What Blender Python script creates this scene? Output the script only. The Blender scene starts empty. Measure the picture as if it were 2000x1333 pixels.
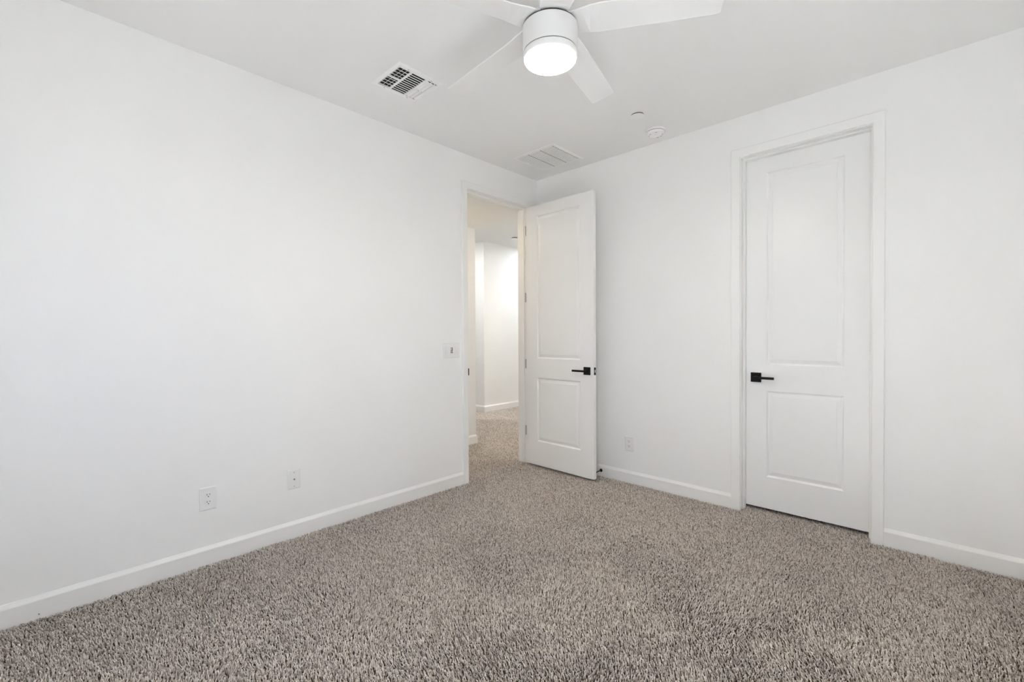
import bpy, bmesh, math, random
import numpy as np
from mathutils import Vector, Matrix

random.seed(4)
scene = bpy.context.scene
COL = scene.collection

# ------------------------------------------------------------------ camera
F_PX = 877.706
cam_data = bpy.data.cameras.new('camera')
cam_data.sensor_fit = 'HORIZONTAL'
cam_data.sensor_width = 36.0
cam_data.lens = F_PX / 2000.0 * 36.0
cam_data.clip_start = 0.02
cam = bpy.data.objects.new('camera', cam_data)
COL.objects.link(cam)
r_ = Vector((0.72473818, 0.68900724, -0.00485778))
u_ = Vector((-0.00473454, 0.01202988, 0.99991643))
f_ = Vector((-0.6890081, 0.72465461, -0.01198065))
cam.matrix_world = Matrix(((r_.x, u_.x, -f_.x, 2.86758),
                           (r_.y, u_.y, -f_.y, -3.37754),
                           (r_.z, u_.z, -f_.z, 1.22715),
                           (0, 0, 0, 1)))
scene.camera = cam

# ------------------------------------------------------------------ view, world, lights
scene.view_settings.view_transform = 'Standard'
scene.view_settings.look = 'None'
scene.view_settings.gamma = 1.0
scene.view_settings.exposure = 0.09
scene.view_settings.use_curve_mapping = False
scene.cycles.use_denoising = True
scene.cycles.max_bounces = 16
scene.cycles.diffuse_bounces = 12
scene.cycles.glossy_bounces = 4
scene.cycles.sample_clamp_indirect = 0.0

SKY_STRENGTH = 1.55
FAN_LIGHT = 112.0
HALL_LIGHT = 193.0
FAR_LIGHT = 312.0
MID_FILL = 423.0
WEST_FILL = 246.0
SUN = 106.0

world = bpy.data.worlds.new('sky')
scene.world = world
world.use_nodes = True
wn = world.node_tree.nodes
wl = world.node_tree.links
wn.clear()
w_out = wn.new('ShaderNodeOutputWorld')
w_bg = wn.new('ShaderNodeBackground')
w_tc = wn.new('ShaderNodeTexCoord')
w_sep = wn.new('ShaderNodeSeparateXYZ')
w_map = wn.new('ShaderNodeMapRange')
w_map.inputs['From Min'].default_value = -1.0
w_map.inputs['From Max'].default_value = 1.0
w_ramp = wn.new('ShaderNodeValToRGB')
w_ramp.color_ramp.elements[0].position = 0.44
w_ramp.color_ramp.elements[0].color = (1.0, 1.0, 1.04, 1)
w_ramp.color_ramp.elements[1].position = 0.52
w_ramp.color_ramp.elements[1].color = (0.52, 0.62, 0.88, 1)
wl.new(w_tc.outputs['Generated'], w_sep.inputs[0])
wl.new(w_sep.outputs['Z'], w_map.inputs['Value'])
wl.new(w_map.outputs['Result'], w_ramp.inputs['Fac'])
wl.new(w_ramp.outputs['Color'], w_bg.inputs['Color'])
wl.new(w_bg.outputs['Background'], w_out.inputs['Surface'])
w_bg.inputs['Strength'].default_value = SKY_STRENGTH

# window portal (the window behind the camera)
WIN = (0.55, 2.05, 0.80, 2.15)           # x0, x1, z0, z1 in the wall y = ROOM_Y
ROOM_X, ROOM_Y, ROOM_H = 3.43, -3.86, 2.743
WIN2 = (-3.60, -2.10, 0.80, 2.15)        # y0, y1, z0, z1 in the wall x = ROOM_X
def portal(loc, rot, w, h):
    pd = bpy.data.lights.new('window_portal', 'AREA')
    pd.shape = 'RECTANGLE'
    pd.size, pd.size_y = w, h
    pd.cycles.is_portal = True
    po = bpy.data.objects.new('window_portal', pd)
    po.location, po.rotation_euler = loc, rot
    COL.objects.link(po)
portal(((WIN[0] + WIN[1]) / 2, ROOM_Y - 0.10, (WIN[2] + WIN[3]) / 2), (math.radians(90), 0, 0), WIN[1] - WIN[0], WIN[3] - WIN[2])
portal((ROOM_X + 0.10, (WIN2[0] + WIN2[1]) / 2, (WIN2[2] + WIN2[3]) / 2), (math.radians(90), 0, math.radians(90)), WIN2[1] - WIN2[0], WIN2[3] - WIN2[2])

# sun added through the side window; its bounce off unseen carpet brightens the ceiling
sd_ = bpy.data.lights.new('sun', 'SUN')
sd_.energy = SUN
sd_.angle = math.radians(0.6)
sd_.color = (0.87, 1.0, 1.17)
so_ = bpy.data.objects.new('sun', sd_)
so_.rotation_euler = Vector((-math.cos(math.radians(60)), 0, -math.sin(math.radians(60)))).to_track_quat('-Z', 'Y').to_euler()
so_.location = (6, -2.5, 5)
COL.objects.link(so_)

# ------------------------------------------------------------------ materials
def new_mat(name, color, rough=0.5, metal=0.0, bump=None, spec=0.5):
    m = bpy.data.materials.new(name)
    m.use_nodes = True
    nt = m.node_tree
    b = nt.nodes['Principled BSDF']
    b.inputs['Base Color'].default_value = (*color, 1)
    b.inputs['Roughness'].default_value = rough
    b.inputs['Metallic'].default_value = metal
    b.inputs['Specular IOR Level'].default_value = spec
    tc = nt.nodes.new('ShaderNodeTexCoord')
    no = nt.nodes.new('ShaderNodeTexNoise')
    no.inputs['Scale'].default_value = bump[0] if bump else 60.0
    no.inputs['Detail'].default_value = 3.0
    nt.links.new(tc.outputs['Object'], no.inputs['Vector'])
    bp = nt.nodes.new('ShaderNodeBump')
    bp.inputs['Strength'].default_value = bump[1] if bump else 0.02
    bp.inputs['Distance'].default_value = bump[2] if bump else 0.0005
    nt.links.new(no.outputs['Fac'], bp.inputs['Height'])
    nt.links.new(bp.outputs['Normal'], b.inputs['Normal'])
    return m

M_wall = new_mat('wall_paint', (0.88, 0.88, 0.87), 0.75, bump=(45, 0.18, 0.0025), spec=0.3)
M_ceil = new_mat('ceiling_paint', (0.88, 0.88, 0.87), 0.85, bump=(45, 0.18, 0.0025), spec=0.2)
M_trim = new_mat('trim_paint', (0.87, 0.87, 0.855), 0.42, spec=0.4)
M_door = new_mat('door_paint', (0.87, 0.87, 0.86), 0.30, bump=(90, 0.03, 0.0008), spec=0.5)
M_plast = new_mat('white_plastic', (0.90, 0.90, 0.89), 0.35)
M_blade = new_mat('blade_white', (0.84, 0.84, 0.83), 0.38)
M_plate = new_mat('plate_plastic', (0.825, 0.825, 0.815), 0.35)
M_fan = new_mat('fan_white', (0.76, 0.76, 0.745), 0.38)
M_black = new_mat('black_metal', (0.008, 0.0075, 0.007), 0.5, bump=(200, 0.05, 0.0005), spec=0.22)
M_dark = new_mat('dark_parts_and_shade', (0.012, 0.012, 0.012), 0.9)  # near-black for dark parts, and for duct and gap shade put into colour
M_nick = new_mat('satin_nickel', (0.52, 0.50, 0.47), 0.35, metal=1.0)
M_grey = new_mat('grey_plastic', (0.07, 0.07, 0.07), 0.5)
M_rub = new_mat('black_rubber', (0.02, 0.02, 0.02), 0.7)
M_base = new_mat('carpet_backing', (0.06, 0.05, 0.04), 0.95, bump=(300, 0.5, 0.004))  # backing colour darkened to deepen the shade between tufts

def emit_mat(name, color, strength):
    m = bpy.data.materials.new(name)
    m.use_nodes = True
    b = m.node_tree.nodes['Principled BSDF']
    b.inputs['Base Color'].default_value = (0.9, 0.9, 0.9, 1)
    b.inputs['Emission Color'].default_value = (*color, 1)
    b.inputs['Emission Strength'].default_value = strength
    return m

M_lamp = emit_mat('lamp_diffuser', (1.0, 0.92, 0.76), FAN_LIGHT)
M_hall_lamp = emit_mat('hall_lamp_diffuser', (1.0, 0.81, 0.56), HALL_LIGHT)
M_far_lamp = emit_mat('far_lamp_diffuser', (0.89, 1.0, 1.12), FAR_LIGHT)

M_mid_fill = emit_mat('mid_fill_diffuser', (1.0, 0.89, 0.76), MID_FILL)

M_west_fill = emit_mat('west_fill_diffuser', (1.0, 1.0, 1.0), WEST_FILL)

def carpet_mat():
    m = bpy.data.materials.new('carpet_yarn')
    m.use_nodes = True
    nt = m.node_tree
    b = nt.nodes['Principled BSDF']
    b.inputs['Roughness'].default_value = 0.95
    b.inputs['Specular IOR Level'].default_value = 0.1
    g = nt.nodes.new('ShaderNodeNewGeometry')
    rp = nt.nodes.new('ShaderNodeValToRGB')
    e = rp.color_ramp.elements
    e[0].position = 0.0
    e[0].color = (0.34, 0.28, 0.235, 1)
    e[1].position = 1.0
    e[1].color = (0.92, 0.85, 0.78, 1)
    k = rp.color_ramp.elements.new(0.35)
    k.color = (0.60, 0.54, 0.485, 1)
    k = rp.color_ramp.elements.new(0.7)
    k.color = (0.76, 0.69, 0.63, 1)
    nt.links.new(g.outputs['Random Per Island'], rp.inputs['Fac'])
    nt.links.new(rp.outputs['Color'], b.inputs['Base Color'])
    return m

M_carpet = carpet_mat()

# ------------------------------------------------------------------ mesh helpers
def tag(o, label=None, cat=None, group=None, kind=None):
    if label: o['label'] = label
    if cat: o['category'] = cat
    if group: o['group'] = group
    if kind: o['kind'] = kind
    return o

def obj(name, bm, mat, parent=None, smooth=False):
    me = bpy.data.meshes.new(name)
    bmesh.ops.recalc_face_normals(bm, faces=bm.faces)
    bm.to_mesh(me)
    bm.free()
    if smooth:
        for p in me.polygons:
            p.use_smooth = True
        try:
            me.set_sharp_from_angle(angle=math.radians(35))
        except Exception:
            pass
    me.materials.append(mat)
    o = bpy.data.objects.new(name, me)
    COL.objects.link(o)
    if parent:
        o.parent = parent
    return o

def empty(name, loc=(0, 0, 0), rot=(0, 0, 0)):
    o = bpy.data.objects.new(name, None)
    o.empty_display_size = 0.05
    o.location = loc
    o.rotation_euler = rot
    COL.objects.link(o)
    return o

def box(x0, x1, y0, y1, z0, z1, bevel=0.0, seg=2, bm=None):
    b2 = bmesh.new()
    bmesh.ops.create_cube(b2, size=1.0)
    for v in b2.verts:
        v.co = Vector(((x0 + x1) / 2 + v.co.x * (x1 - x0), (y0 + y1) / 2 + v.co.y * (y1 - y0),
                       (z0 + z1) / 2 + v.co.z * (z1 - z0)))
    if bevel:
        bmesh.ops.bevel(b2, geom=list(b2.edges), offset=bevel, segments=seg, profile=0.5, affect='EDGES')
    if bm is None:
        return b2
    me = bpy.data.meshes.new('tmp')
    b2.to_mesh(me)
    b2.free()
    bm.from_mesh(me)
    bpy.data.meshes.remove(me)
    return bm

def lathe(profile, n=48, axis='z', bm=None):
    """profile: list of (r, h); closed on the axis where r == 0"""
    bm = bm or bmesh.new()
    def P(r, h, a):
        c, s = r * math.cos(a), r * math.sin(a)
        return {'z': (c, s, h), 'y': (c, h, s), 'x': (h, c, s)}[axis]
    rings = []
    for r, h in profile:
        if r < 1e-7:
            rings.append([bm.verts.new(P(0, h, 0))])
        else:
            rings.append([bm.verts.new(P(r, h, 2 * math.pi * k / n)) for k in range(n)])
    for a, b in zip(rings, rings[1:]):
        for k in range(n):
            k2 = (k + 1) % n
            if len(a) == 1 and len(b) == 1:
                continue
            if len(a) == 1:
                bm.faces.new((a[0], b[k], b[k2]))
            elif len(b) == 1:
                bm.faces.new((a[k], a[k2], b[0]))
            else:
                bm.faces.new((a[k], a[k2], b[k2], b[k]))
    return bm

def holed_plate(us, vs, filled, d0, d1, place):
    """plate on a grid of u and v breaks, thickness d0..d1, cells where filled(i, j)"""
    bm = bmesh.new()
    cache = {}
    def V(i, j, d):
        k = (i, j, d)
        if k not in cache:
            cache[k] = bm.verts.new(place(us[i], vs[j], (d0, d1)[d]))
        return cache[k]
    nu, nv = len(us) - 1, len(vs) - 1
    F = lambda i, j: 0 <= i < nu and 0 <= j < nv and filled(i, j)
    for i in range(nu):
        for j in range(nv):
            if not F(i, j):
                continue
            for d in (0, 1):
                bm.faces.new((V(i, j, d), V(i + 1, j, d), V(i + 1, j + 1, d), V(i, j + 1, d)))
            for (di, dj, a, b) in ((-1, 0, (0, 0), (0, 1)), (1, 0, (1, 0), (1, 1)),
                                   (0, -1, (0, 0), (1, 0)), (0, 1, (0, 1), (1, 1))):
                if not F(i + di, j + dj):
                    p, q = (i + a[0], j + a[1]), (i + b[0], j + b[1])
                    bm.faces.new((V(*p, 0), V(*q, 0), V(*q, 1), V(*p, 1)))
    return bm

def u_sweep(profile, u0, u1, z0, z1, place, close=True):
    """sweep a closed profile (outward offset, protrusion) up, across and down an opening, mitred"""
    bm = bmesh.new()
    nodes = [((u0, z0), (-1, 0)), ((u0, z1), (-1, 1)), ((u1, z1), (1, 1)), ((u1, z0), (1, 0))]
    rows = []
    for (u, z), (du, dz) in nodes:
        rows.append([bm.verts.new(place(u + du * a, z + dz * a, b)) for a, b in profile])
    n = len(profile)
    for a, b in zip(rows, rows[1:]):
        for k in range(n):
            bm.faces.new((a[k], a[(k + 1) % n], b[(k + 1) % n], b[k]))
    bm.faces.new(rows[0])
    bm.faces.new(list(reversed(rows[-1])))
    return bm

def run_sweep(profile, p0, p1, place):
    """straight extrusion of profile (height, protrusion) from coordinate p0 to p1"""
    bm = bmesh.new()
    A = [bm.verts.new(place(p0, z, d)) for z, d in profile]
    B = [bm.verts.new(place(p1, z, d)) for z, d in profile]
    n = len(profile)
    for k in range(n):
        bm.faces.new((A[k], A[(k + 1) % n], B[(k + 1) % n], B[k]))
    bm.faces.new(A)
    bm.faces.new(list(reversed(B)))
    return bm

left = lambda u, z, d: (d, u, z)             # wall x = 0, u = y, protrudes to +x
back = lambda u, z, d: (u, -d, z)            # wall y = 0, u = x, protrudes to -y
FZ = -0.013                                  # sub-floor; pile tips reach about z = 0
WT = 0.12                                    # wall thickness

# openings (finished jamb faces)
D1 = (-0.902, -0.138, 2.452)                 # doorway in the left wall: y0, y1, head
D2 = (1.864, 2.577, 2.455)                   # closet door in the back wall: x0, x1, head
JT = 0.018

# ------------------------------------------------------------------ room shell
bm = box(0, ROOM_X, ROOM_Y, 0, FZ - 0.05, FZ)
tag(obj('floor', bm, M_base), 'floor of the bedroom under the carpet', 'floor', kind='structure')
bm = box(-0.0, ROOM_X + WT, ROOM_Y - WT, WT, ROOM_H, ROOM_H + 0.1)
tag(obj('ceiling', bm, M_ceil), 'flat white bedroom ceiling', 'ceiling', kind='structure')

us = [ROOM_Y - WT, D1[0] - JT, D1[1] + JT, WT]
vs = [FZ - 0.05, D1[2] + JT, ROOM_H + 0.1]
bm = holed_plate(us, vs, lambda i, j: not (i == 1 and j == 0), -WT, 0.0, left)
tag(obj('wall_left', bm, M_wall), 'white painted wall on the left with the open doorway at its far end', 'wall', kind='structure')

us = [0.0, D2[0] - JT, D2[1] + JT, ROOM_X + WT]
vs = [FZ - 0.05, D2[2] + JT, ROOM_H + 0.1]
bm = holed_plate(us, vs, lambda i, j: not (i == 1 and j == 0), -WT, 0.0, back)
tag(obj('wall_back', bm, M_wall), 'white painted wall on the right with the closed panel door', 'wall', kind='structure')

us = [ROOM_Y - WT, WIN2[0], WIN2[1], 0.0]
vs = [FZ - 0.05, WIN2[2], WIN2[3], ROOM_H + 0.1]
bm = holed_plate(us, vs, lambda i, j: not (i == 1 and j == 1), 0.0, WT, lambda u, z, d: (ROOM_X + d, u, z))
tag(obj('wall_right', bm, M_wall), 'white wall beside the camera with the added second window', 'wall', kind='structure')
us = [0.0, WIN[0], WIN[1], ROOM_X]
vs = [FZ - 0.05, WIN[2], WIN[3], ROOM_H + 0.1]
bm = holed_plate(us, vs, lambda i, j: not (i == 1 and j == 1), -WT, 0.0, lambda u, z, d: (u, ROOM_Y + d, z))
tag(obj('wall_front', bm, M_wall), 'white wall behind the camera with the window', 'wall', kind='structure')

# window frame behind the camera
def window(name, W, loc, rot, label):
    win = tag(empty(name, loc, rot), label, 'window', kind='structure')
    hw, hh = (W[1] - W[0]) / 2, W[3] - W[2]
    bm = holed_plate([-hw, -hw + 0.045, hw - 0.045, hw], [0, 0.045, hh - 0.045, hh],
                     lambda i, j: not (i == 1 and j == 1), -0.02, 0.02, lambda u, z, d: (u, d, z))
    obj('window_frame', bm, M_trim, win)
    obj('mullion', box(-0.02, 0.02, -0.018, 0.018, 0.045, hh - 0.045), M_trim, win)
window('window_1', WIN, ((WIN[0] + WIN[1]) / 2, ROOM_Y - 0.07, WIN[2]), (0, 0, 0), 'white framed window behind the camera')
window('added_window_2', WIN2, (ROOM_X + 0.07, (WIN2[0] + WIN2[1]) / 2, WIN2[2]), (0, 0, math.radians(90)), 'white framed window added beside the camera to let in light')  # added opening, lets more daylight and the sun into the room

# ------------------------------------------------------------------ hall beyond the doorway
HX, HY, HZ = -0.983, 0.065, 2.450            # near hall wall face, its corner, low ceiling
FX, FY = -2.44, 1.555                        # far block corner
bm = box(-5.0, 0.0, -2.6, 5.2, FZ - 0.05, FZ)
tag(obj('floor_hall', bm, M_base), 'floor of the hall under the carpet', 'floor', kind='structure')
bm = box(HX - WT, -WT, -2.6, 0.045, HZ, ROOM_H + 0.1)
tag(obj('ceiling_hall_low', bm, M_ceil), 'lower ceiling just outside the doorway in warm light', 'ceiling', kind='structure')
bm = box(-5.0, -0.0, -2.6, 5.2, ROOM_H + 0.1, ROOM_H + 0.2)
bm = box(-5.0, -WT, 0.045, 5.2, ROOM_H, ROOM_H + 0.1)
tag(obj('ceiling_hall', bm, M_ceil), 'higher white ceiling of the hall beyond the doorway', 'ceiling', kind='structure')
bm = box(HX - WT, HX, -2.6, HY, FZ - 0.05, ROOM_H + 0.1)
tag(obj('wall_hall_near', bm, M_wall), 'narrow strip of white hall wall ending in a corner', 'wall', kind='structure')
bm = box(HX - WT, -WT, -2.72, -2.6, FZ - 0.05, ROOM_H)
tag(obj('wall_hall_end', bm, M_wall), 'white end wall of the hall', 'wall', kind='structure')
bm = box(-5.0, FX, FY, 5.2, FZ - 0.05, ROOM_H)
tag(obj('wall_hall_far', bm, M_wall), 'brightly lit white hall wall at the end of the view', 'wall', kind='structure')
bm = box(-5.0, HX - WT, -0.055, HY, FZ - 0.05, ROOM_H)
tag(obj('wall_hall_side', bm, M_wall), 'white side wall of the hall', 'wall', kind='structure')
bm = box(-5.1, -5.0, HY, FY, FZ - 0.05, ROOM_H)
tag(obj('wall_hall_west', bm, M_wall), 'white hall wall out of sight', 'wall', kind='structure')
bm = box(-WT, 0.0, WT, 5.2, FZ - 0.05, ROOM_H)
tag(obj('wall_hall_east', bm, M_wall), 'white hall wall behind the bedroom', 'wall', kind='structure')
bm = box(FX, -WT, 5.2, 5.3, FZ - 0.05, ROOM_H)
tag(obj('wall_hall_north', bm, M_wall), 'white far end wall of the hall out of sight', 'wall', kind='structure')

# closet behind the closed door (keeps the gap under the door dark)
bm = holed_plate([D2[0] - 0.2, D2[0] - 0.19, D2[1] + 0.19, D2[1] + 0.2], [WT, 0.7, 0.71],
                 lambda i, j: not (i == 1 and j == 0), FZ, ROOM_H, lambda u, v, d: (u, v, d))
tag(obj('wall_closet', bm, M_wall), 'closet walls behind the closed door', 'wall', kind='structure')
tag(obj('floor_closet', box(D2[0] - 0.2, D2[1] + 0.2, 0.0, 0.71, FZ - 0.05, FZ), M_base), 'closet floor behind the closed door', 'floor', kind='structure')
tag(obj('ceiling_closet', box(D2[0] - 0.2, D2[1] + 0.2, WT, 0.71, 2.6, 2.7), M_ceil), 'closet ceiling behind the closed door', 'ceiling', kind='structure')

# ------------------------------------------------------------------ baseboards
BB = [(FZ, 0.0), (0.096, 0.0), (0.0955, 0.003), (0.090, 0.006), (0.083, 0.0105), (0.0775, 0.0135), (0.0735, 0.014), (FZ, 0.014)]
def baseboard(name, p0, p1, place, label):
    tag(obj(name, run_sweep(BB, p0, p1, place), M_trim), label, 'baseboard', kind='structure')
CW = 0.058
baseboard('baseboard_left', ROOM_Y, D1[0] - 0.004 - CW, left, 'white baseboard along the wall on the left')
baseboard('baseboard_corner', D1[1] + 0.004 + CW, -0.014, left, 'short white baseboard behind the open door')
baseboard('baseboard_back', 0.0, D2[0] - 0.004 - CW, back, 'white baseboard between the two doors')
baseboard('baseboard_right', D2[1] + 0.004 + CW, ROOM_X, back, 'white baseboard at the right of the closed door')
baseboard('baseboard_hall_near', -2.6, HY, lambda u, z, d: (HX + d, u, z), 'white baseboard on the near hall wall strip')
baseboard('baseboard_hall_return', HX - WT, HX + 0.014, lambda u, z, d: (u, HY + d, z), 'white baseboard turning the hall corner')
baseboard('baseboard_hall_far', FY - 0.014, 5.2, lambda u, z, d: (FX + d, u, z), 'white baseboard under the bright hall wall')
baseboard('baseboard_hall_turn', -5.0, FX, lambda u, z, d: (u, FY - d, z), 'white baseboard on the far hall corner return')

# tiny nail hole in the left baseboard
bm = lathe([(0.0, 0.0006), (0.0022, 0.0006), (0.0022, -0.001), (0.0, -0.001)], 12, 'x')
o = obj('nail_head', bm, M_dark)
o.location = (0.014, -3.393, 0.016)
tag(o, 'tiny dark nail head in the left baseboard near the carpet', 'nail')

# ------------------------------------------------------------------ door frames
CASING = [(0.0, -0.001), (0.0, 0.010), (0.002, 0.0125), (0.006, 0.0135), (CW - 0.004, 0.016), (CW, 0.013), (CW, -0.001)]
JAMB = [(0.0, -WT), (0.0, 0.0), (JT, 0.0), (JT, -WT)]

def frame(name, D, place, stop, label):
    root = tag(empty(name, place((D[0] + D[1]) / 2, 0, 0)), label, 'door frame', kind='structure')
    inv = Matrix.Translation(-root.location)
    def add(n, bm):
        bmesh.ops.transform(bm, matrix=inv, verts=bm.verts)
        return obj(n, bm, M_trim, root)
    add('casing', u_sweep([(a + 0.004, b) for a, b in CASING], D[0], D[1], FZ, D[2], place))
    add('jamb', u_sweep(JAMB, D[0], D[1], FZ, D[2], place))
    add('stop_moulding', u_sweep([(-0.011, stop[0]), (-0.011, stop[1] - 0.002), (-0.009, stop[1]), (0.0, stop[1]), (0.0, stop[0])],
                                 D[0], D[1], FZ, D[2], place))
    return root, inv
tr1, inv1 = frame('trim_1', D1, left, (-0.072, -0.040), 'white casing and jamb of the open doorway in the left wall')
tr2, inv2 = frame('trim_2', D2, back, (-0.082, -0.046), 'white casing and jamb around the closed door')
# hall-side casing of the doorway
bm = u_sweep([(a + 0.004, -WT - b) for a, b in CASING], D1[0], D1[1], FZ, D1[2], left)
bmesh.ops.transform(bm, matrix=inv1, verts=bm.verts)
obj('hall_casing', bm, M_trim, tr1)
# strike plate with its curved lip on the near jamb
bm = box(-0.034, 0.004, D1[0] - 0.0005, D1[0] + 0.0018, 0.888, 0.962, 0.0006)
box(0.002, 0.0165, D1[0] - 0.0022, D1[0] + 0.0016, 0.896, 0.954, 0.0012, bm=bm)
bmesh.ops.transform(bm, matrix=inv1, verts=bm.verts)
o = obj('strike_plate', bm, M_black, tr1)
o['label'] = 'black strike plate on the near jamb'

# ------------------------------------------------------------------ doors
PROF = [(0.0, 0.0), (0.0025, 0.0025), (0.006, 0.0068), (0.0105, 0.0098), (0.014, 0.0102), (0.036, 0.0040), (0.0375, 0.0026)]

def door_slab(w, z0, z1, t, panels):
    """slab: u 0..w, faces at y 0 (towards -y viewer) and y = t; moulded on both faces"""
    bm = bmesh.new()
    us = sorted({0.0, w} | {p[0] for p in panels} | {p[1] for p in panels})
    vs = sorted({z0, z1} | {p[2] for p in panels} | {p[3] for p in panels})
    cache = {}
    def V(u, d, z):
        k = (round(u, 5), round(d, 5), round(z, 5))
        if k not in cache:
            cache[k] = bm.verts.new((u, d, z))
        return cache[k]
    is_panel = lambda a, b, c, d: any(p[0] <= a + 1e-6 and b <= p[1] + 1e-6 and p[2] <= c + 1e-6 and d <= p[3] + 1e-6 for p in panels)
    for side, s in ((0.0, 1), (t, -1)):
        for a, b in zip(us, us[1:]):
            for c, d in zip(vs, vs[1:]):
                if not is_panel(a, b, c, d):
                    bm.faces.new((V(a, side, c), V(b, side, c), V(b, side, d), V(a, side, d)))
        for p in panels:
            loops = []
            for off, dep in PROF:
                loops.append([V(p[0] + off, side + s * dep, p[2] + off), V(p[1] - off, side + s * dep, p[2] + off),
                              V(p[1] - off, side + s * dep, p[3] - off), V(p[0] + off, side + s * dep, p[3] - off)])
            for A, B in zip(loops, loops[1:]):
                for k in range(4):
                    bm.faces.new((A[k], A[(k + 1) % 4], B[(k + 1) % 4], B[k]))
            bm.faces.new(loops[-1])
    # edges
    for a, b in zip(us, us[1:]):
        for z in (z0, z1):
            bm.faces.new((V(a, 0.0, z), V(b, 0.0, z), V(b, t, z), V(a, t, z)))
    for c, d in zip(vs, vs[1:]):
        for u in (0.0, w):
            bm.faces.new((V(u, 0.0, c), V(u, 0.0, d), V(u, t, d), V(u, t, c)))
    return bm

def lever_set(parent, x, z, direction, sgn=-1):
    """square plate and lever on the door face; sgn -1: sticks out to -y"""
    s = sgn
    def bx(x0, x1, a, b, z0, z1, bev, bm=None):
        ya, yb = sorted((s * a, s * b))
        return box(x0, x1, ya, yb, z0, z1, bev, bm=bm)
    plate = obj('handle_plate', bx(-0.033, 0.033, -0.0005, 0.009, -0.033, 0.033, 0.0015), M_black, parent)
    plate.location = (x, 0.0 if sgn < 0 else 0.035, z)
    plate['label'] = 'square black handle plate'
    bm = lathe([(0.0, s * 0.0085), (0.0125, s * 0.0085), (0.0125, s * 0.016), (0.010, s * 0.018), (0.010, s * 0.046), (0.0, s * 0.046)], 28, 'y')
    obj('spindle', bm, M_black, plate, smooth=True)
    a, b = sorted((direction * 0.122, -direction * 0.011))
    bm = bx(a, b, 0.043, 0.056, -0.0085, 0.0085, 0.002)
    lev = obj('lever', bm, M_black, plate)
    lev['label'] = 'black lever'
    return plate

# open door, hinged at the far jamb, swung against the back wall
W1, W2, DT = 0.760, 0.707, 0.035
ST = 0.136
d1 = tag(empty('door_1', (0.026, -0.190, 0.0), (0, 0, math.radians(-1.1))),
         'open white two-panel door swung back against the right wall', 'door', kind='structure')
slab = obj('door_slab', door_slab(W1, 0.020, 2.434, DT, [(ST, W1 - ST, 0.243, 0.835), (ST, W1 - ST, 1.015, 2.336)]), M_door, d1)
lever_set(d1, W1 - 0.064, 0.926, -1, -1)
lever_set(d1, W1 - 0.064, 0.926, -1, 1)
# latch face plate on the free edge with the bolt
lp = obj('latch_plate', box(W1 - 0.0004, W1 + 0.0016, 0.005, 0.030, 0.894, 0.958, 0.0007), M_black, d1)
lp['label'] = 'black latch plate on the door edge'
bm = bmesh.new()
v = [bm.verts.new(c) for c in ((W1, 0.010, 0.915), (W1, 0.026, 0.915), (W1 + 0.011, 0.026, 0.915),
                               (W1, 0.010, 0.937), (W1, 0.026, 0.937), (W1 + 0.011, 0.026, 0.937))]
for f in ((0, 1, 2), (3, 4, 5), (0, 1, 4, 3), (1, 2, 5, 4), (0, 2, 5, 3)):
    bm.faces.new([v[i] for i in f])
lb = obj('latch_bolt', bm, M_nick, lp)
for z in (2.218, 1.588, 0.960, 0.327):
    bm = lathe([(0.0, z - 0.044), (0.0055, z - 0.044), (0.0055, z + 0.044), (0.0, z + 0.044)], 16, 'z')
    bmesh.ops.translate(bm, vec=(-0.0085, -0.002, 0), verts=bm.verts)
    box(-0.0075, 0.0010, 0.0, 0.031, z - 0.044, z + 0.044, bm=bm)
    h = obj('hinge', bm, M_nick, d1)
    h['label'] = 'satin metal hinge'

# closed closet door
d2 = tag(empty('door_2', (D2[0] + 0.003, 0.083, 0.0)), 'closed white two-panel door in the right wall with black lever', 'door', kind='structure')
W2 = D2[1] - D2[0] - 0.006
obj('door_slab', door_slab(W2, 0.020, 2.449, DT, [(ST, W2 - ST, 0.240, 0.837), (ST, W2 - ST, 1.016, 2.340)]), M_door, d2)
lever_set(d2, 0.071, 0.927, 1, -1)

# ------------------------------------------------------------------ baseboard door stop behind the open door
ds = tag(empty('door_stop', (0.735, -0.014, 0.048)), 'small black door stop on the baseboard beside the open door', 'door stop')
bm = lathe([(0.0, 0.0), (0.0145, 0.0), (0.0145, -0.003), (0.010, -0.007), (0.006, -0.009), (0.0, -0.009)], 24, 'y')
obj('base', bm, M_black, ds, smooth=True)
bm = lathe([(0.0, -0.008), (0.0042, -0.008), (0.0042, -0.078), (0.0, -0.078)], 16, 'y')
obj('rod', bm, M_black, ds, smooth=True)
bm = lathe([(0.0, -0.077), (0.0085, -0.077), (0.0095, -0.080), (0.0095, -0.090), (0.007, -0.093), (0.0, -0.093)], 20, 'y')
obj('tip', bm, M_rub, ds, smooth=True)

# ------------------------------------------------------------------ wall plates (local: x right, z up, -y out of the wall)
def plate_bm(w, h, t=0.006):
    bm = bmesh.new()
    rows = []
    for off, d in ((0.0, 0.0), (0.0, -0.0025), (0.004, -t + 0.0004), (0.006, -t)):
        rows.append([bm.verts.new((sx * (w / 2 - off), d, sz * (h / 2 - off))) for sx, sz in ((-1, -1), (1, -1), (1, 1), (-1, 1))])
    for A, B in zip(rows, rows[1:]):
        for k in range(4):
            bm.faces.new((A[k], A[(k + 1) % 4], B[(k + 1) % 4], B[k]))
    bm.faces.new(rows[-1])
    bm.faces.new(list(reversed(rows[0])))
    return bm

def screw(parent, x, z, y=-0.006, mat=None):
    bm = lathe([(0.0, 0.001), (0.0033, 0.001), (0.0033, -0.0006), (0.0020, -0.0012), (0.0, -0.0012)], 16, 'y')
    o = obj('screw', bm, mat or M_plate, parent, smooth=True)
    o.location = (x, y, z)
    return o

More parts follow.
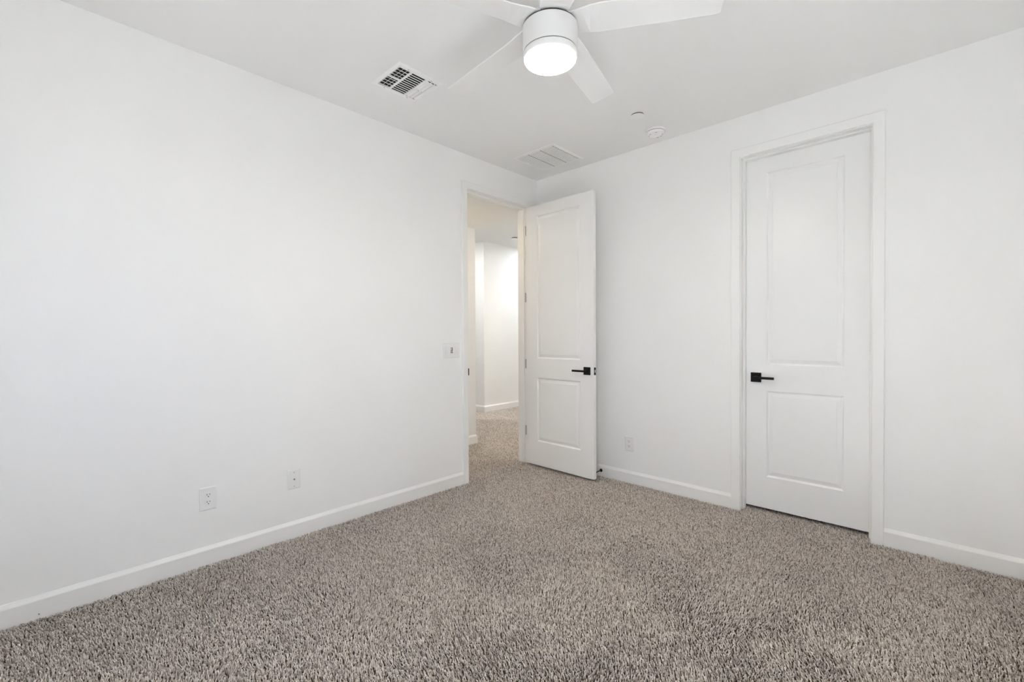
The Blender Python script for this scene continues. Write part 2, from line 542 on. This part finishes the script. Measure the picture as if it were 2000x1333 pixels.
LEFT_ROT = (0, 0, math.radians(90))          # local -y -> +x, local x -> +y

def outlet(loc, rot, label):
    t = tag(empty('power_outlet', loc, rot), label, 'outlet', 'duplex power outlets')
    obj('cover_plate', plate_bm(0.079, 0.124), M_plate, t)
    for dz in (0.0195, -0.0195):
        bm = bmesh.new()
        ring = []
        n = 28
        for k in range(n):
            a = 2 * math.pi * k / n
            ring.append((0.0172 * math.cos(a), max(-0.0142, min(0.0142, 0.0172 * math.sin(a)))))
        A = [bm.verts.new((x, -0.0055, z)) for x, z in ring]
        B = [bm.verts.new((x, -0.0080, z)) for x, z in ring]
        C = [bm.verts.new((x * 0.95, -0.0086, z * 0.95)) for x, z in ring]
        for P, Q in ((A, B), (B, C)):
            for k in range(n):
                bm.faces.new((P[k], P[(k + 1) % n], Q[(k + 1) % n], Q[k]))
        bm.faces.new(C)
        bm.faces.new(list(reversed(A)))
        rc = obj('receptacle', bm, M_plate, t)
        rc.location = (0, 0, dz)
        for sx, hgt in ((-0.0064, 0.0042), (0.0064, 0.0036)):
            s = obj('slot', box(sx - 0.0012, sx + 0.0012, -0.0089, -0.0080, 0.0035 - hgt, 0.0035 + hgt), M_dark, rc)
        bm = lathe([(0.0, -0.0080), (0.0026, -0.0080), (0.0026, -0.0090), (0.0, -0.0090)], 14, 'y')
        s = obj('slot', bm, M_dark, rc)
        s.location = (0, 0, -0.0075)
    screw(t, 0, 0)
    return t

outlet((0.0, -2.758, 0.353), LEFT_ROT, 'white duplex power outlet low on the left wall, nearest the camera')
outlet((1.001, 0.0, 0.322), (0, 0, 0), 'white duplex power outlet low on the right wall between the two doors')

cj = tag(empty('cable_jack', (0.0, -2.312, 0.353), LEFT_ROT), 'white wall plate with one round cable jack, low on the left wall', 'wall plate')
obj('cover_plate', plate_bm(0.074, 0.120), M_plate, cj)
bm = lathe([(0.0, -0.005), (0.0062, -0.005), (0.0062, -0.0085), (0.0048, -0.0085), (0.0048, -0.0135), (0.003, -0.0135), (0.003, -0.010), (0.0, -0.010)], 20, 'y')
j = obj('coax_connector', bm, M_nick, cj)
j['label'] = 'metal cable connector'
bm = lathe([(0.0, -0.0100), (0.0029, -0.0100), (0.0029, -0.0132), (0.0, -0.0132)], 14, 'y')
obj('socket', bm, M_dark, j)
screw(cj, 0, 0.042, mat=M_nick)
screw(cj, 0, -0.042, mat=M_nick)

sw = tag(empty('light_switch', (0.0, -1.0775, 1.109), LEFT_ROT), 'white triple switch plate beside the open doorway', 'light switch')
obj('cover_plate', plate_bm(0.166, 0.120), M_plate, sw)
for sx, kind in ((-0.046, 'rocker'), (0.0, 'slide'), (0.046, 'rocker')):
    bm = holed_plate([-0.0170, -0.0158, 0.0158, 0.0170], [-0.0340, -0.0328, 0.0328, 0.0340],
                     lambda i, j: not (i == 1 and j == 1), 0.0055, 0.0070, lambda u, z, d: (u, -d, z))
    fr = obj('switch_frame', bm, M_plate, sw)
    fr.location = (sx, 0, 0)
    if kind == 'rocker':
        bm = bmesh.new()
        pr = [(-0.0322, -0.0055), (-0.0322, -0.0115), (0.0, -0.0075), (0.0322, -0.0085), (0.0322, -0.0055)]
        A = [bm.verts.new((-0.0152, y, z)) for z, y in pr]
        B = [bm.verts.new((0.0152, y, z)) for z, y in pr]
        for k in range(5):
            bm.faces.new((A[k], A[(k + 1) % 5], B[(k + 1) % 5], B[k]))
        bm.faces.new(A)
        bm.faces.new(list(reversed(B)))
        obj('rocker', bm, M_plate, sw).location = (sx, 0, 0)
    else:
        bd = obj('control_body', box(-0.0152, 0.0152, -0.0078, -0.0055, -0.0322, 0.0322, 0.0006), M_plate, sw)
        bd.location = (sx, 0, 0)
        for gx in (-0.0068, 0.0062):
            s = obj('slide_slot', box(gx - 0.0036, gx + 0.0036, -0.0083, -0.0074, -0.022, 0.024), M_grey, bd)
            s['label'] = 'dark grey slide slot'
            k = obj('slide_knob', box(gx - 0.0048, gx + 0.0048, -0.0145, -0.0080, -0.0105 if gx > 0 else 0.0090, -0.0045 if gx > 0 else 0.0150, 0.0008), M_plate, bd)
    for z in (0.0485, -0.0485):
        screw(sw, sx, z)

# ------------------------------------------------------------------ ceiling vents (local: x, y as the room, -z into the room)
def duct_frame(w, h, win_w, win_h, t=0.008):
    """sloped-edge frame with a rectangular opening; centred, top at z = 0"""
    bm = bmesh.new()
    rows = []
    for hx, hy, z in ((w / 2, h / 2, 0.0), (w / 2, h / 2, -0.002), (w / 2 - 0.012, h / 2 - 0.012, -t),
                      (win_w / 2, win_h / 2, -t), (win_w / 2, win_h / 2, 0.0)):
        rows.append([bm.verts.new((sx * hx, sy * hy, z)) for sx, sy in ((-1, -1), (1, -1), (1, 1), (-1, 1))])
    rows.append(rows[0])
    for A, B in zip(rows, rows[1:]):
        for k in range(4):
            bm.faces.new((A[k], A[(k + 1) % 4], B[(k + 1) % 4], B[k]))
    return bm

def blade_bm(L, chord, tilt, th=0.0012, curve=0.0):
    """slat along x, length L, cross-section in (y, z), tilted by tilt radians about x"""
    bm = bmesh.new()
    pts = []
    n = 5
    for k in range(n):
        s = -chord / 2 + chord * k / (n - 1)
        c = curve * (1 - (2 * k / (n - 1) - 1) ** 2)
        pts.append((s, c))
    prof = [(s, c + th / 2) for s, c in pts] + [(s, c - th / 2) for s, c in reversed(pts)]
    ct, st = math.cos(tilt), math.sin(tilt)
    prof = [(s * ct - c * st, s * st + c * ct) for s, c in prof]
    A = [bm.verts.new((-L / 2, y, z)) for y, z in prof]
    B = [bm.verts.new((L / 2, y, z)) for y, z in prof]
    m = len(prof)
    for k in range(m):
        bm.faces.new((A[k], A[(k + 1) % m], B[(k + 1) % m], B[k]))
    bm.faces.new(A)
    bm.faces.new(list(reversed(B)))
    return bm

# supply register near the fan
sv = tag(empty('ceiling_vent', (0.553, -1.840, ROOM_H)), 'white ceiling register with dark slots in three directions, left of the ceiling fan', 'vent')
obj('frame', duct_frame(0.305, 0.305, 0.236, 0.262), M_plast, sv)
o = obj('duct_shade_panel', box(-0.118, 0.118, -0.131, 0.131, -0.0012, -0.0002), M_dark, sv)  # near-black sheet, the shade inside the duct put into its colour
o['label'] = 'dark sheet behind the slats standing for the shaded duct'
# bank 1: three slots along x at low y
for k in range(3):
    y = -0.119 + 0.0245 * k
    obj('slat', blade_bm(0.236, 0.010, math.radians(42)), M_plast, sv).location = (0, y - 0.007, -0.0062)
obj('divider', box(-0.118, 0.118, -0.054, -0.044, -0.0085, -0.0012), M_plast, sv)
obj('divider', box(-0.006, 0.006, -0.131, -0.054, -0.0085, -0.0012), M_plast, sv)
for k in range(9):
    x = -0.112 + 0.028 * k
    if abs(x) > 0.012:
        obj('fin', box(x - 0.0010, x + 0.0010, -0.131, -0.054, -0.0045, -0.0012), M_plast, sv)
# bank 2: eleven slots along y
for k in range(12):
    x = -0.118 + 0.236 * k / 11
    b = blade_bm(0.094, 0.0088, math.radians(10))
    o = obj('slat', b, M_plast, sv)
    o.rotation_euler = (0, 0, math.radians(90))
    o.location = (x, 0.003, -0.0058)
obj('divider', box(-0.118, 0.118, 0.050, 0.060, -0.0085, -0.0012), M_plast, sv)
# bank 3: curved blades facing the camera, two halves
for hx in (-1, 1):
    for k in range(3):
        b = blade_bm(0.106, 0.0182, math.radians(-20), curve=-0.002)
        obj('slat', b, M_plast, sv).location = (hx * 0.0585, 0.0735 + 0.0245 * k, -0.0068)
obj('divider', box(-0.005, 0.005, 0.060, 0.131, -0.0085, -0.0012), M_plast, sv)
for sx in (-1, 1):
    for sy in (-0.080, 0.080):
        bm = lathe([(0.0, 0.001), (0.0036, 0.001), (0.0036, -0.001), (0.0, -0.0016)], 14, 'z')
        o = obj('screw', bm, M_nick, sv)
        o.location = (sx * 0.1295, sy, -0.008)

# return grille near the corner
rg = tag(empty('return_grille', (0.440, -0.365, ROOM_H)), 'large white louvered return grille on the ceiling near the far corner', 'vent')
GW, GH = 0.435, 0.422
obj('frame', duct_frame(GW, GH, 0.385, 0.372, 0.007), M_plast, rg)
o = obj('duct_shade_panel', box(-0.1925, 0.1925, -0.186, 0.186, -0.0012, -0.0002), M_dark, rg)  # flat dark sheet painted as the unlit duct above the louvers
o['label'] = 'dark sheet behind the louvers standing for the shaded duct'
NL = 17
for c in range(3):
    xc = -0.1925 + 0.385 * (c + 0.5) / 3
    for k in range(NL):
        y = -0.186 + 0.372 * (k + 0.5) / NL
        b = blade_bm(0.1175, 0.0128, math.radians(-14), curve=-0.0010)
        box(0.0580, 0.0655, -0.0060, 0.0045, -0.0008, 0.0008, bm=b)
        obj('louver', b, M_plast, rg).location = (xc - 0.0032, y, -0.0062)
for c in (1, 2):
    x = -0.1925 + 0.385 * c / 3
    obj('rib', box(x - 0.0015, x + 0.0015, -0.186, 0.186, -0.0040, -0.0012), M_plast, rg)

# ------------------------------------------------------------------ round ceiling fittings
sc_ = tag(empty('sprinkler_cover', (1.353, -0.520, ROOM_H)), 'flat round white cover plate on the ceiling, further from the wall than the smoke alarm', 'cover plate')
bm = lathe([(0.0, 0.0), (0.042, 0.0), (0.042, -0.0065), (0.0, -0.0065)], 40)
obj('cup_gap_shade', bm, M_dark, sc_)  # coloured dark as the shadow gap between cap and ceiling
bm = lathe([(0.0, -0.0065), (0.0455, -0.0065), (0.0465, -0.0078), (0.0455, -0.0092), (0.0, -0.0098)], 56)
obj('cap', bm, M_plast, sc_, smooth=True)

sh = tag(empty('sprinkler_cover', (-1.905, 1.712, ROOM_H)), 'small round white cover plate on the hall ceiling beyond the doorway', 'cover plate')
bm = lathe([(0.0, 0.0), (0.044, 0.0), (0.044, -0.012), (0.0, -0.012)], 40)
obj('cup_gap_shade', bm, M_grey, sh)  # grey colour stands for the shadow above the cap
bm = lathe([(0.0, -0.012), (0.052, -0.012), (0.054, -0.016), (0.052, -0.021), (0.0, -0.023)], 48)
obj('cap', bm, M_plast, sh, smooth=True)

sd = tag(empty('smoke_alarm', (1.337, -0.212, ROOM_H)), 'round white domed smoke alarm on the ceiling near the right wall', 'smoke alarm')
bm = lathe([(0.0, 0.0), (0.069, 0.0), (0.069, -0.009), (0.066, -0.0115), (0.0, -0.0115)], 56)
obj('base', bm, M_plast, sd, smooth=True)
bm = lathe([(0.0, -0.0115), (0.060, -0.0115), (0.060, -0.0145), (0.0, -0.0145)], 48)
obj('vent_gap', bm, M_dark, sd)
bm = lathe([(0.0, -0.0145), (0.063, -0.0145), (0.064, -0.018), (0.060, -0.028), (0.050, -0.034), (0.030, -0.0365), (0.0, -0.037)], 56)
cv = obj('cover', bm, M_plast, sd, smooth=True)
bm = lathe([(0.0, -0.034), (0.013, -0.034), (0.0125, -0.0385), (0.0, -0.039)], 28)
o = obj('test_button', bm, M_plast, sd, smooth=True)
o.location = (0.012, -0.004, 0)
for a in (20, 60, 100, 200, 240, 300):
    b = box(-0.008, 0.008, -0.0012, 0.0012, -0.0352, -0.0290, 0.0)
    o = obj('sounder_slot', b, M_grey, cv)
    o.location = (0.047 * math.cos(math.radians(a)), 0.047 * math.sin(math.radians(a)), 0.0)
    o.rotation_euler = (0, 0, math.radians(a + 90))

# ------------------------------------------------------------------ ceiling fan
fx, fy = 1.712, -1.928
fan = tag(empty('ceiling_fan', (fx, fy, ROOM_H)), 'white five-blade ceiling fan with a lit round lamp', 'ceiling fan')
Z = lambda z: z - ROOM_H
bm = lathe([(0.0, 0.0), (0.078, 0.0), (0.078, Z(2.70)), (0.070, Z(2.685)), (0.0, Z(2.685))], 56)
obj('canopy', bm, M_fan, fan, smooth=True)
bm = lathe([(0.0, Z(2.69)), (0.045, Z(2.69)), (0.045, Z(2.535)), (0.0, Z(2.535))], 40)
obj('neck', bm, M_fan, fan, smooth=True)
bm = lathe([(0.0, Z(2.545)), (0.062, Z(2.545)), (0.068, Z(2.538)), (0.068, Z(2.484)), (0.0, Z(2.484))], 64)
obj('rotor', bm, M_fan, fan, smooth=True)
bm = lathe([(0.0, Z(2.4835)), (0.1085, Z(2.4835)), (0.1085, Z(2.4785)), (0.0, Z(2.4785))], 64)
obj('seam_ring', bm, M_dark, fan)
bm = lathe([(0.0, Z(2.479)), (0.1100, Z(2.479)), (0.1125, Z(2.4765)), (0.1115, Z(2.3785)), (0.0, Z(2.3785))], 64)
obj('motor_housing', bm, M_fan, fan, smooth=True)
bm = lathe([(0.0, Z(2.379)), (0.1085, Z(2.379)), (0.1085, Z(2.376)), (0.0, Z(2.376))], 64)
obj('seam_ring', bm, M_grey, fan)
bm = lathe([(0.1085, Z(2.3765)), (0.1100, Z(2.3745)), (0.1075, Z(2.352)), (0.1040, Z(2.350)), (0.1040, Z(2.3765)), (0.1085, Z(2.3765))], 64)
obj('lamp_ring', bm, M_fan, fan, smooth=True)
bm = lathe([(0.0, Z(2.352)), (0.1038, Z(2.352)), (0.1030, Z(2.3475)), (0.098, Z(2.3445)), (0.06, Z(2.3425)), (0.0, Z(2.342))], 64)
o = obj('lamp_diffuser', bm, M_lamp, fan, smooth=True)
o['label'] = 'glowing round lamp diffuser'

def fan_blade():
    """blade along +x from the rotor, twisting into pitch past the root"""
    bm = bmesh.new()
    st = [(0.055, 0.046, 0.0), (0.095, 0.060, 1.0), (0.125, 0.063, 4.0), (0.160, 0.066, 9.0), (0.200, 0.067, 12.0), (0.45, 0.065, 12.0), (0.640, 0.063, 12.0), (0.652, 0.0605, 12.0), (0.658, 0.056, 12.0)]
    th = 0.006
    rows = []
    for x, hwid, deg in st:
        a = math.radians(PITCH * deg)
        row = []
        for y, z in ((-hwid, -th / 2 + 0.0015), (-hwid + 0.003, -th / 2), (hwid - 0.003, -th / 2), (hwid, -th / 2 + 0.0015),
                     (hwid, th / 2 - 0.0015), (hwid - 0.003, th / 2), (-hwid + 0.003, th / 2), (-hwid, th / 2 - 0.0015)):
            row.append(bm.verts.new((x, y * math.cos(a) - z * math.sin(a), y * math.sin(a) + z * math.cos(a))))
        rows.append(row)
    for A, B in zip(rows, rows[1:]):
        for k in range(8):
            bm.faces.new((A[k], A[(k + 1) % 8], B[(k + 1) % 8], B[k]))
    bm.faces.new(rows[0])
    bm.faces.new(list(reversed(rows[-1])))
    return bm
PITCH = -1.0
first = None
for k in range(5):
    if first is None:
        first = obj('blade', fan_blade(), M_blade, fan)
        b = first
    else:
        b = first.copy()
        COL.objects.link(b)
        b.parent = fan
    b.location = (0, 0, Z(2.494))
    b.rotation_euler = (0, 0, math.radians(31.5 + 72 * k))

# ------------------------------------------------------------------ hall lamps and added fill lights (out of the photograph's view)
def downlight(loc, mat, r, label):
    t = tag(empty('hall_light', loc), label, 'ceiling light')
    bm = lathe([(r, 0.0), (r + 0.018, 0.0), (r + 0.018, -0.003), (r, -0.006), (r, 0.0)], 48)
    obj('trim_ring', bm, M_plast, t, smooth=True)
    bm = lathe([(0.0, -0.001), (r, -0.001), (r, -0.0035), (0.0, -0.0035)], 48)
    obj('diffuser', bm, mat, t)
downlight((-0.85, -0.62, HZ), M_hall_lamp, 0.060, 'warm round recessed light in the low hall ceiling')
downlight((-1.95, 2.75, ROOM_H), M_far_lamp, 0.075, 'round recessed light in the high hall ceiling near the far wall')
downlight((-0.75, 1.60, ROOM_H), M_mid_fill, 0.075, 'unseen round fill light added in the high hall ceiling behind the bedroom wall')  # added out of sight to raise the ambient light of the far hall
downlight((-2.40, 0.70, ROOM_H), M_west_fill, 0.075, 'unseen round fill light added in the high hall ceiling behind the near hall wall')  # hidden fill added to brighten the far corner and hall ceiling

# ------------------------------------------------------------------ carpet pile
def value_noise(x, y, cell, seed):
    rng = np.random.default_rng(seed)
    g = rng.random((64, 64))
    fx_, fy_ = x / cell + 31.0, y / cell + 31.0
    ix, iy = np.floor(fx_).astype(int), np.floor(fy_).astype(int)
    tx, ty = fx_ - ix, fy_ - iy
    tx, ty = tx * tx * (3 - 2 * tx), ty * ty * (3 - 2 * ty)
    G = lambda a, b: g[a % 64, b % 64]
    return ((G(ix, iy) * (1 - tx) + G(ix + 1, iy) * tx) * (1 - ty) + (G(ix, iy + 1) * (1 - tx) + G(ix + 1, iy + 1) * tx) * ty)

def carpet(name, regions, label, seed, pitch=0.0084):
    rng = np.random.default_rng(seed)
    xs, ys = [], []
    for x0, x1, y0, y1 in regions:
        gx = np.arange(x0, x1, pitch)
        gy = np.arange(y0, y1, pitch * 0.87)
        X, Y = np.meshgrid(gx, gy)
        X = X + (np.arange(len(gy)) % 2)[:, None] * pitch / 2
        X = X + rng.uniform(-0.4, 0.4, X.shape) * pitch
        Y = Y + rng.uniform(-0.4, 0.4, Y.shape) * pitch
        ok = (X > x0) & (X < x1) & (Y > y0) & (Y < y1)
        xs.append(X[ok]); ys.append(Y[ok])
    x, y = np.concatenate(xs), np.concatenate(ys)
    n = len(x)
    # lean of the pile: broad brushed areas plus footprints
    ang = 6.283 * (value_noise(x, y, 0.55, 1) * 0.6 + value_noise(x, y, 0.20, 2) * 0.4) * 1.3 + rng.normal(0, 0.9, n)
    amt = 0.0012 + 0.0046 * value_noise(x, y, 0.34, 3) + rng.uniform(0, 0.0022, n)
    h = 0.0125 + rng.uniform(-0.0022, 0.0016, n) + 0.0016 * (value_noise(x, y, 0.12, 4) - 0.5)
    # shoe and vacuum marks, shaped as raised light-catching ridges beside dark grooves
    for (ax, ay), (bx_, by_), wd in (((1.90, -0.895), (2.06, -0.950), 0.016), ((1.78, -0.955), (1.86, -0.975), 0.013),
                                     ((1.90, -0.99), (2.03, -1.04), 0.012), ((2.12, -0.75), (2.18, -0.66), 0.012)):
        L = math.hypot(bx_ - ax, by_ - ay)
        t = ((x - ax) * (bx_ - ax) + (y - ay) * (by_ - ay)) / (L * L)
        dist = np.abs((x - ax) * (by_ - ay) - (y - ay) * (bx_ - ax)) / L
        side = (x - ax) * (by_ - ay) - (y - ay) * (bx_ - ax)
        k = (t > 0) & (t < 1) & (dist < wd)
        g = (t > 0) & (t < 1) & (dist >= wd) & (dist < 1.9 * wd) & (side < 0)
        amt = np.where(k, 0.0015, amt)
        h = np.where(k, h + 0.0045, np.where(g, h - 0.005, h))
    rb = 0.0025 * rng.uniform(0.85, 1.2, n)
    rt = 0.0024 * rng.uniform(0.8, 1.3, n)
    rot = rng.uniform(0, 6.283, n)
    V = np.empty((n, 6, 3), np.float32)
    for k in range(3):
        a = rot + k * 2.0944
        V[:, k, 0] = x + rb * np.cos(a)
        V[:, k, 1] = y + rb * np.sin(a)
        V[:, k, 2] = FZ
        a2 = a + 0.6
        V[:, 3 + k, 0] = x + amt * np.cos(ang) + rt * np.cos(a2)
        V[:, 3 + k, 1] = y + amt * np.sin(ang) + rt * np.sin(a2)
        V[:, 3 + k, 2] = FZ + h + rng.uniform(-0.0014, 0.0014, n)
    tri = np.array([[0, 1, 4], [0, 4, 3], [1, 2, 5], [1, 5, 4], [2, 0, 3], [2, 3, 5], [3, 4, 5]], np.int32)
    T = (tri[None] + (np.arange(n, dtype=np.int32) * 6)[:, None, None]).reshape(-1)
    nf = n * 7
    me = bpy.data.meshes.new(name)
    me.vertices.add(n * 6)
    me.vertices.foreach_set('co', V.reshape(-1))
    me.loops.add(nf * 3)
    me.loops.foreach_set('vertex_index', T)
    me.polygons.add(nf)
    me.polygons.foreach_set('loop_start', np.arange(0, nf * 3, 3, dtype=np.int32))
    me.update(calc_edges=True)
    me.materials.append(M_carpet)
    o = bpy.data.objects.new(name, me)
    COL.objects.link(o)
    return tag(o, label, 'carpet', kind='stuff')

carpet('carpet_pile', [(0.016, ROOM_X, ROOM_Y, -0.016), (D2[0] + 0.002, D2[1] - 0.002, -0.016, 0.20),
                       (-WT, 0.016, D1[0] + 0.003, D1[1] - 0.003),
                       (HX + 0.014, -WT, -1.3, HY), (-3.4, -WT - 0.2, HY + 0.001, FY - 0.014), (FX + 0.014, -WT - 0.9, FY - 0.014, 3.2)],
       'grey-brown flecked carpet covering the bedroom and hall floor', 7)
